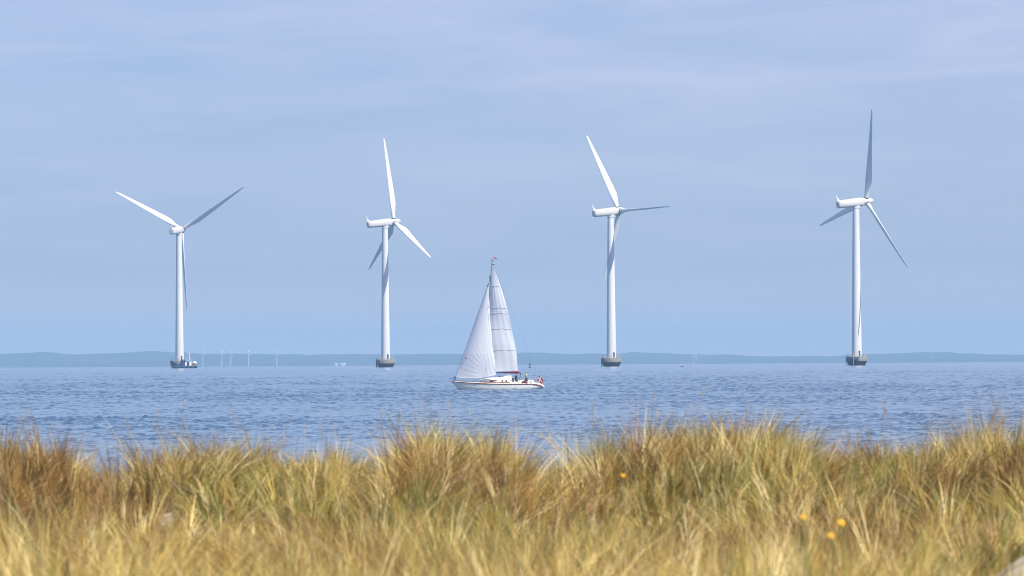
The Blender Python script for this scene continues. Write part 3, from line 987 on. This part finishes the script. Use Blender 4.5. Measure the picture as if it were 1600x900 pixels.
def build_person(root):
    M = root.matrix_basis
    skin = new_mat('skin', (0.52, 0.30, 0.21), 0.55)
    black = new_mat('black_jacket', (0.012, 0.013, 0.016), 0.8)
    hairm = new_mat('blond_hair', (0.50, 0.38, 0.22), 0.7)
    maroon = new_mat('dark_red_trousers', (0.09, 0.02, 0.02), 0.85)
    e = empty('person', M @ Vector((2.95, -0.86, 0.62)))
    e.rotation_euler = (0, 0, R(-4))
    tag(e, 'fair haired person in a black jacket seated at the stern of the sailboat', 'person')
    # facing the bow (-x), seated on the side deck, seat at z = 0.06
    J = {'pelvis': ((0.06, 0, 0.17), (0.15, 0.12)), 'belly': ((0.05, 0, 0.34), (0.145, 0.11)), 'chest': ((0.03, 0, 0.52), (0.165, 0.12)), 'neck0': ((0.0, 0, 0.66), 0.065), 'neck': ((-0.02, 0, 0.72), 0.055),
         'jaw': ((-0.05, 0, 0.79), (0.068, 0.075)), 'head': ((-0.035, 0, 0.88), (0.085, 0.095)), 'crown': ((-0.02, 0, 0.955), (0.06, 0.07))}
    Ed = [('pelvis', 'belly'), ('belly', 'chest'), ('chest', 'neck0'), ('neck0', 'neck'), ('neck', 'jaw'), ('jaw', 'head'), ('head', 'crown')]
    for s_, n in ((-1, 'p'), (1, 's')):
        J.update({n + 'sh': ((0.03, s_ * 0.17, 0.60), 0.065), n + 'el': ((-0.04, s_ * 0.23, 0.36), 0.05), n + 'wr': ((-0.24, s_ * 0.17, 0.26), 0.032), n + 'pa': ((-0.32, s_ * 0.15, 0.255), (0.04, 0.02)),
                  n + 'hip': ((0.0, s_ * 0.10, 0.14), 0.09), n + 'kn': ((-0.40, s_ * 0.12, 0.16), 0.065), n + 'an': ((-0.46, s_ * 0.12, -0.22), 0.042), n + 'to': ((-0.62, s_ * 0.12, -0.27), 0.035)})
        Ed += [('chest', n + 'sh'), (n + 'sh', n + 'el'), (n + 'el', n + 'wr'), (n + 'wr', n + 'pa'), ('pelvis', n + 'hip'), (n + 'hip', n + 'kn'), (n + 'kn', n + 'an'), (n + 'an', n + 'to')]
        for i, (dy, L) in enumerate(((-0.028, 0.07), (-0.010, 0.085), (0.009, 0.08), (0.027, 0.062))):
            J[n + 'f%d' % i] = ((-0.355, s_ * 0.15 + dy, 0.25), 0.009)
            J[n + 'g%d' % i] = ((-0.355 - L * 0.6, s_ * 0.15 + dy, 0.225), 0.008)
            Ed += [(n + 'pa', n + 'f%d' % i), (n + 'f%d' % i, n + 'g%d' % i)]
        J[n + 'th'] = ((-0.31, s_ * 0.15 - s_ * 0.055, 0.25), 0.010); Ed.append((n + 'wr', n + 'th'))
    body = skin_body('body', J, Ed, skin, e)
    JJ = {'pelvis': ((0.06, 0, 0.19), (0.175, 0.145)), 'belly': ((0.05, 0, 0.34), (0.17, 0.135)), 'chest': ((0.03, 0, 0.52), (0.19, 0.145)), 'neck0': ((0.005, 0, 0.655), 0.085)}
    EE = [('pelvis', 'belly'), ('belly', 'chest'), ('chest', 'neck0')]
    for s_, n in ((-1, 'p'), (1, 's')):
        JJ.update({n + 'sh': ((0.03, s_ * 0.17, 0.60), 0.088), n + 'el': ((-0.04, s_ * 0.23, 0.36), 0.07), n + 'wr': ((-0.22, s_ * 0.175, 0.265), 0.05)})
        EE += [('chest', n + 'sh'), (n + 'sh', n + 'el'), (n + 'el', n + 'wr')]
    skin_body('jacket', JJ, EE, black, e)
    JT = {'pelvis': ((0.06, 0, 0.13), (0.175, 0.125))}
    ET = []
    for s_, n in ((-1, 'p'), (1, 's')):
        JT.update({n + 'hip': ((0.0, s_ * 0.10, 0.14), 0.105), n + 'kn': ((-0.40, s_ * 0.12, 0.16), 0.082), n + 'an': ((-0.455, s_ * 0.12, -0.18), 0.058)})
        ET += [('pelvis', n + 'hip'), (n + 'hip', n + 'kn'), (n + 'kn', n + 'an')]
    skin_body('trousers', JT, ET, maroon, e)
    b = MB()
    b.lathe([(0.118, -0.10), (0.128, -0.03), (0.122, 0.04), (0.095, 0.095), (0.05, 0.12), (0, 0.126)], 18, M=Matrix.Translation((-0.002, 0, 0.89)) @ Matrix.Rotation(R(14), 4, 'Y'))
    b.build('hair', hairm, e)
    for s_ in (-1, 1):
        b = MB(); b.lathe([(0, -0.012), (0.012, 0), (0, 0.012)], 8, M=Matrix.Translation((-0.122, s_ * 0.035, 0.885))); b.build('eye', M_BLACK, body)
    b = MB()
    b.loft([[Vector((-0.12, -0.012, 0.885)), Vector((-0.12, 0.012, 0.885)), Vector((-0.13, 0, 0.885))], [Vector((-0.11, -0.018, 0.835)), Vector((-0.11, 0.018, 0.835)), Vector((-0.155, 0, 0.838))]], smooth=False)
    b.build('nose', skin, body)
build_person(boat)

# ------------------------------------------------------------------ dune grass
def ribbons(name, base, L, az, lean, wid, waz, col, m, droop=0.35):
    """one mesh of curved tapering blades: 7 vertices each"""
    n = len(L)
    ts = np.array([0.0, 0.34, 0.68, 1.0])
    ws = np.array([0.9, 1.0, 0.66, 0.0])
    dirx, diry = np.cos(az), np.sin(az)
    V = np.zeros((n, 7, 3), np.float32)
    for k, (t, w) in enumerate(zip(ts, ws)):
        hor = lean * L * t ** 1.6
        ver = L * (t - droop * lean * lean * t ** 2.2)
        cx, cy, cz = base[:, 0] + dirx * hor, base[:, 1] + diry * hor, base[:, 2] + ver
        if k < 3:
            ox, oy = np.cos(waz) * wid * w / 2, np.sin(waz) * wid * w / 2
            V[:, 2 * k] = np.stack([cx - ox, cy - oy, cz], 1)
            V[:, 2 * k + 1] = np.stack([cx + ox, cy + oy, cz], 1)
        else:
            V[:, 6] = np.stack([cx, cy, cz], 1)
    o = (np.arange(n, dtype=np.int32) * 7)[:, None]
    loops = np.concatenate([o + np.array([0, 1, 3, 2]), o + np.array([2, 3, 5, 4]), o + np.array([4, 5, 6])], 1).astype(np.int32).ravel()
    starts = (np.arange(n, dtype=np.int32) * 11)[:, None] + np.array([0, 4, 8], np.int32)
    me = bpy.data.meshes.new(name)
    me.vertices.add(n * 7); me.vertices.foreach_set('co', V.ravel())
    me.loops.add(n * 11); me.loops.foreach_set('vertex_index', loops)
    me.polygons.add(n * 3); me.polygons.foreach_set('loop_start', starts.ravel().astype(np.int32))
    me.polygons.foreach_set('use_smooth', np.ones(n * 3, bool))
    me.update()
    at = me.attributes.new('blade_colour', 'FLOAT_COLOR', 'POINT')
    c4 = np.ones((n, 7, 4), np.float32)
    c4[:, :, :3] = col[:, None, :]
    at.data.foreach_set('color', c4.ravel())
    me.materials.append(m)
    ob = bpy.data.objects.new(name, me)
    COL.objects.link(ob)
    ob['kind'] = 'stuff'
    return ob

def grass_mat():
    m = bpy.data.materials.new('grass_blade')
    m.use_nodes = True
    nt = m.node_tree
    nt.nodes.clear()
    out = nt.nodes.new('ShaderNodeOutputMaterial')
    a = nt.nodes.new('ShaderNodeAttribute'); a.attribute_name = 'blade_colour'
    d = nt.nodes.new('ShaderNodeBsdfDiffuse'); t = nt.nodes.new('ShaderNodeBsdfTranslucent'); g = nt.nodes.new('ShaderNodeBsdfGlossy')
    g.inputs['Roughness'].default_value = 0.45
    g.inputs['Color'].default_value = (0.9, 0.88, 0.8, 1)
    mx = nt.nodes.new('ShaderNodeMixShader'); mx.inputs[0].default_value = 0.20
    m2 = nt.nodes.new('ShaderNodeMixShader'); m2.inputs[0].default_value = 0.04
    nt.links.new(a.outputs['Color'], d.inputs['Color']); nt.links.new(a.outputs['Color'], t.inputs['Color'])
    nt.links.new(d.outputs[0], mx.inputs[1]); nt.links.new(t.outputs[0], mx.inputs[2])
    nt.links.new(mx.outputs[0], m2.inputs[1]); nt.links.new(g.outputs[0], m2.inputs[2]); nt.links.new(m2.outputs[0], out.inputs[0])
    return m
GM = grass_mat()
STRAW = np.array([(0.52, 0.37, 0.10), (0.64, 0.48, 0.17), (0.38, 0.24, 0.045), (0.46, 0.335, 0.075), (0.70, 0.55, 0.25)])
OLIVE = np.array([(0.20, 0.19, 0.03), (0.28, 0.25, 0.05), (0.14, 0.16, 0.035)])
BROWN = np.array([(0.24, 0.13, 0.035), (0.17, 0.095, 0.025), (0.34, 0.19, 0.05)])

def in_view_w(y, margin):
    return 0.0656 * y + margin

def build_grass():
    # tussocks over the dune, denser inside the view
    Y0, Y1 = 27.0, 86.0
    N = 15000
    ty = Y0 + (Y1 - Y0) * rng.random(N)
    tx = (rng.random(N) * 2 - 1) * in_view_w(ty, 2.8)
    # sandy blow-out low on the right
    sand = np.exp(-(((tx - 3.2) / 0.6) ** 2 + ((ty - 45.5) / 1.8) ** 4)) + 0.8 * np.exp(-(((tx - 2.6) / 0.5) ** 2 + ((ty - 39) / 4.0) ** 4))
    clump = vnoise(tx + 300, ty + 300, 1.1, 41)
    p_keep = np.clip(np.maximum(-0.35 + 1.7 * clump, 0.30) + 0.5 * np.exp(-((tx + 2.4) / 0.6) ** 2 - ((ty - 53) / 6) ** 2) + 3.5 * np.clip(np.interp(tx, CREST_X, CREST_Z), 0, 1) * (ty > 58), 0, 1) * in_view_w(ty, 2.8) / in_view_w(86, 2.8) * (1 - 0.78 * np.clip(sand, 0, 1))
    k = rng.random(N) < p_keep
    tx, ty = tx[k], ty[k]
    n = len(tx)
    big = vnoise(tx + 300, ty + 300, 1.6, 42)
    th = (0.20 + 0.56 * big) * rng.uniform(0.8, 1.2, n)
    th = th + 0.22 * np.exp(-((tx - 4.4) / 0.4) ** 2 - ((ty - 67) / 5) ** 2)
    th = th * (1 - 0.55 * np.clip(sand[k], 0, 1))
    tone = vnoise(tx + 300, ty + 300, 1.3, 43)
    tone = tone + 0.32 * np.exp(-((tx - 4.35) / 0.45) ** 2 - ((ty - 68) / 4) ** 2) + 0.25 * np.exp(-((tx + 4.4) / 0.5) ** 2 - ((ty - 67) / 5) ** 2) + 0.16 * np.exp(-((tx + 1.7) / 0.7) ** 2 - ((ty - 55) / 8) ** 2)
    tone = np.where(ty < 44, tone * 0.6 + 0.21, tone)
    pale = np.clip((48 - ty) / 14, 0, 1)
    wind = (vnoise(tx + 300, ty + 300, 2.2, 44) - 0.5) * 5.0 + math.pi * 0.5
    inside = np.abs(tx) < in_view_w(ty, 0.3)
    cnt = np.where(inside, rng.integers(55, 110, n), rng.integers(20, 40, n))
    # each tussock is a handful of bundles; the blades of a bundle lean alike and share a tone
    nb = np.maximum(cnt // 8, 2)
    bt = np.repeat(np.arange(n), nb)
    nB = len(bt)
    brad, bang = rng.random(nB) ** 0.7 * 0.20, rng.random(nB) * 2 * math.pi
    bdir = np.stack([np.cos(bang), np.sin(bang)], 1) * (0.25 + 2.4 * brad[:, None]) + np.stack([np.cos(wind[bt]), np.sin(wind[bt])], 1) * 0.40 + rng.normal(0, 0.25, (nB, 2))
    blen = th[bt] * rng.uniform(0.6, 1.3, nB)
    btone = tone[bt] + rng.normal(0, 0.15, nB)
    bcol = STRAW[rng.integers(0, len(STRAW), nB)]
    bcol = np.where((btone < 0.29)[:, None], OLIVE[rng.integers(0, len(OLIVE), nB)], bcol)
    bcol = np.where((btone > 0.68)[:, None], BROWN[rng.integers(0, len(BROWN), nB)], bcol)
    # dead brown thatch stands short in the heart of each tussock
    dead = rng.random(nB) < 0.36
    blen = np.where(dead, blen * 0.68, blen)
    brad = np.where(dead, brad * 0.7, brad)
    bcol = np.where(dead[:, None], BROWN[rng.integers(0, len(BROWN), nB)] * 0.36, bcol)
    bent = rng.random(nB) < 0.12
    bdir = bdir * np.where(bent, 1.9, 1.0)[:, None]
    bcol = bcol * rng.uniform(0.55, 1.35, (nB, 1)) * (1 + 0.16 * pale[bt][:, None])
    idx = np.repeat(np.arange(nB), rng.integers(6, 11, nB))
    B = len(idx)
    bx = tx[bt][idx] + brad[idx] * np.cos(bang[idx]) + rng.normal(0, 0.012, B)
    by = ty[bt][idx] + brad[idx] * np.sin(bang[idx]) + rng.normal(0, 0.012, B)
    bz = ground(bx, by) - 0.02
    L = blen[idx] * rng.uniform(0.7, 1.1, B)
    dv = bdir[idx] + rng.normal(0, 0.09, (B, 2))
    lean = np.clip(np.hypot(dv[:, 0], dv[:, 1]), 0.05, 1.5)
    az = np.arctan2(dv[:, 1], dv[:, 0])
    wid = rng.uniform(0.004, 0.009, B) * np.clip(by / 62, 0.62, 1.0)
    col = bcol[idx] * rng.uniform(0.85, 1.15, (B, 1))
    print('blades', B, 'tussocks', n)
    ribbons('dune_grass', np.stack([bx, by, bz], 1), L, az, lean, wid, rng.random(B) * math.pi, col, GM)

    # taller flowering stalks with seed heads
    n = 300
    y = Y0 + 4 + (80 - Y0) * rng.random(n)
    x = (rng.random(n) * 2 - 1) * in_view_w(y, 2.0)
    z = ground(x, y)
    L = rng.uniform(0.65, 1.0, n)
    az = rng.random(n) * 6.28
    lean = rng.uniform(0.05, 0.35, n)
    col = np.where(rng.random((n, 1)) < 0.6, np.array([[0.42, 0.30, 0.12]]), np.array([[0.30, 0.16, 0.07]]))
    base = [np.stack([x, y, z], 1)]
    Ls, azs, les, wds, cols = [L], [az], [lean], [np.full(n, 0.004)], [col]
    for k in range(14):      # spikelets make up the head
        t = 0.74 + 0.26 * k / 14
        hor = lean * L * t ** 1.6
        ver = L * (t - 0.35 * lean * lean * t ** 2.2)
        base.append(np.stack([x + np.cos(az) * hor, y + np.sin(az) * hor, z + ver], 1))
        Ls.append(rng.uniform(0.03, 0.06, n)); azs.append(rng.random(n) * 6.28); les.append(rng.uniform(0.1, 0.5, n)); wds.append(rng.uniform(0.003, 0.006, n))
        cols.append(col * rng.uniform(0.8, 1.25, (n, 1)))
    base = np.concatenate(base); Ls = np.concatenate(Ls); azs = np.concatenate(azs); les = np.concatenate(les); wds = np.concatenate(wds); cols = np.concatenate(cols)
    ribbons('grass_stalks', base, Ls, azs, les, wds, rng.random(len(Ls)) * math.pi, cols, GM)
build_grass()

# ------------------------------------------------------------------ yellow flowers
M_PETAL = new_mat('petal_yellow', (0.80, 0.47, 0.01), 0.6)
M_CORE = new_mat('flower_centre', (0.55, 0.25, 0.01), 0.8)
M_STEM = new_mat('flower_stem', (0.10, 0.16, 0.04), 0.7)
FL = [(1315, 817, 36.0, 1.15, 'largest and brightest yellow flower in the dune grass at lower right'),
      (1298, 837, 34.5, 0.95, 'yellow flower just below and left of the brightest one'),
      (1255, 808, 37.0, 0.90, 'dull yellow flower furthest left of the three at lower right'),
      (974, 743, 47.0, 0.85, 'small orange yellow flower alone among straw grass right of centre')]
for px, py, D, s, lab in FL:
    v = ray(px, py)
    hx, hz = v.x * D, CAM_H + v.z * D
    g0 = float(ground(hx, D))
    e = empty('yellow_flower', (hx, D, g0))
    tag(e, lab, 'flower', 'yellow flowers in the dune grass')
    h = hz - g0
    b = MB(); b.tube([(0.05, 0.03, -0.03), (0.02, 0.01, h * 0.5), (0, 0, h)], [0.004, 0.003, 0.003], 6); b.build('stem', M_STEM, e)
    HM = Matrix.Translation((0, 0, h)) @ Matrix.Rotation(R(48), 4, 'X') @ Matrix.Rotation(R(12), 4, 'Y')
    b = MB()
    for k in range(16):
        w = 2 * math.pi * k / 16
        r1 = 0.0145 * s * (1.0 + 0.12 * (k % 2))
        a, c = Vector((math.cos(w), math.sin(w), 0)), Vector((-math.sin(w), math.cos(w), 0))
        P = [a * 0.004 - c * 0.002, a * 0.004 + c * 0.002, a * r1 * 0.75 + c * 0.0042 + Vector((0, 0, 0.003)), a * r1 + Vector((0, 0, 0.001)), a * r1 * 0.75 - c * 0.0042 + Vector((0, 0, 0.003))]
        b.add(P, [(0, 1, 2, 3, 4)])
    hd = b.build('petals', M_PETAL, e, HM)
    b = MB(); b.lathe([(0.007 * s, -0.006), (0.0075 * s, 0.002), (0.005 * s, 0.006), (0, 0.007)], 12); b.build('centre', M_CORE, hd)
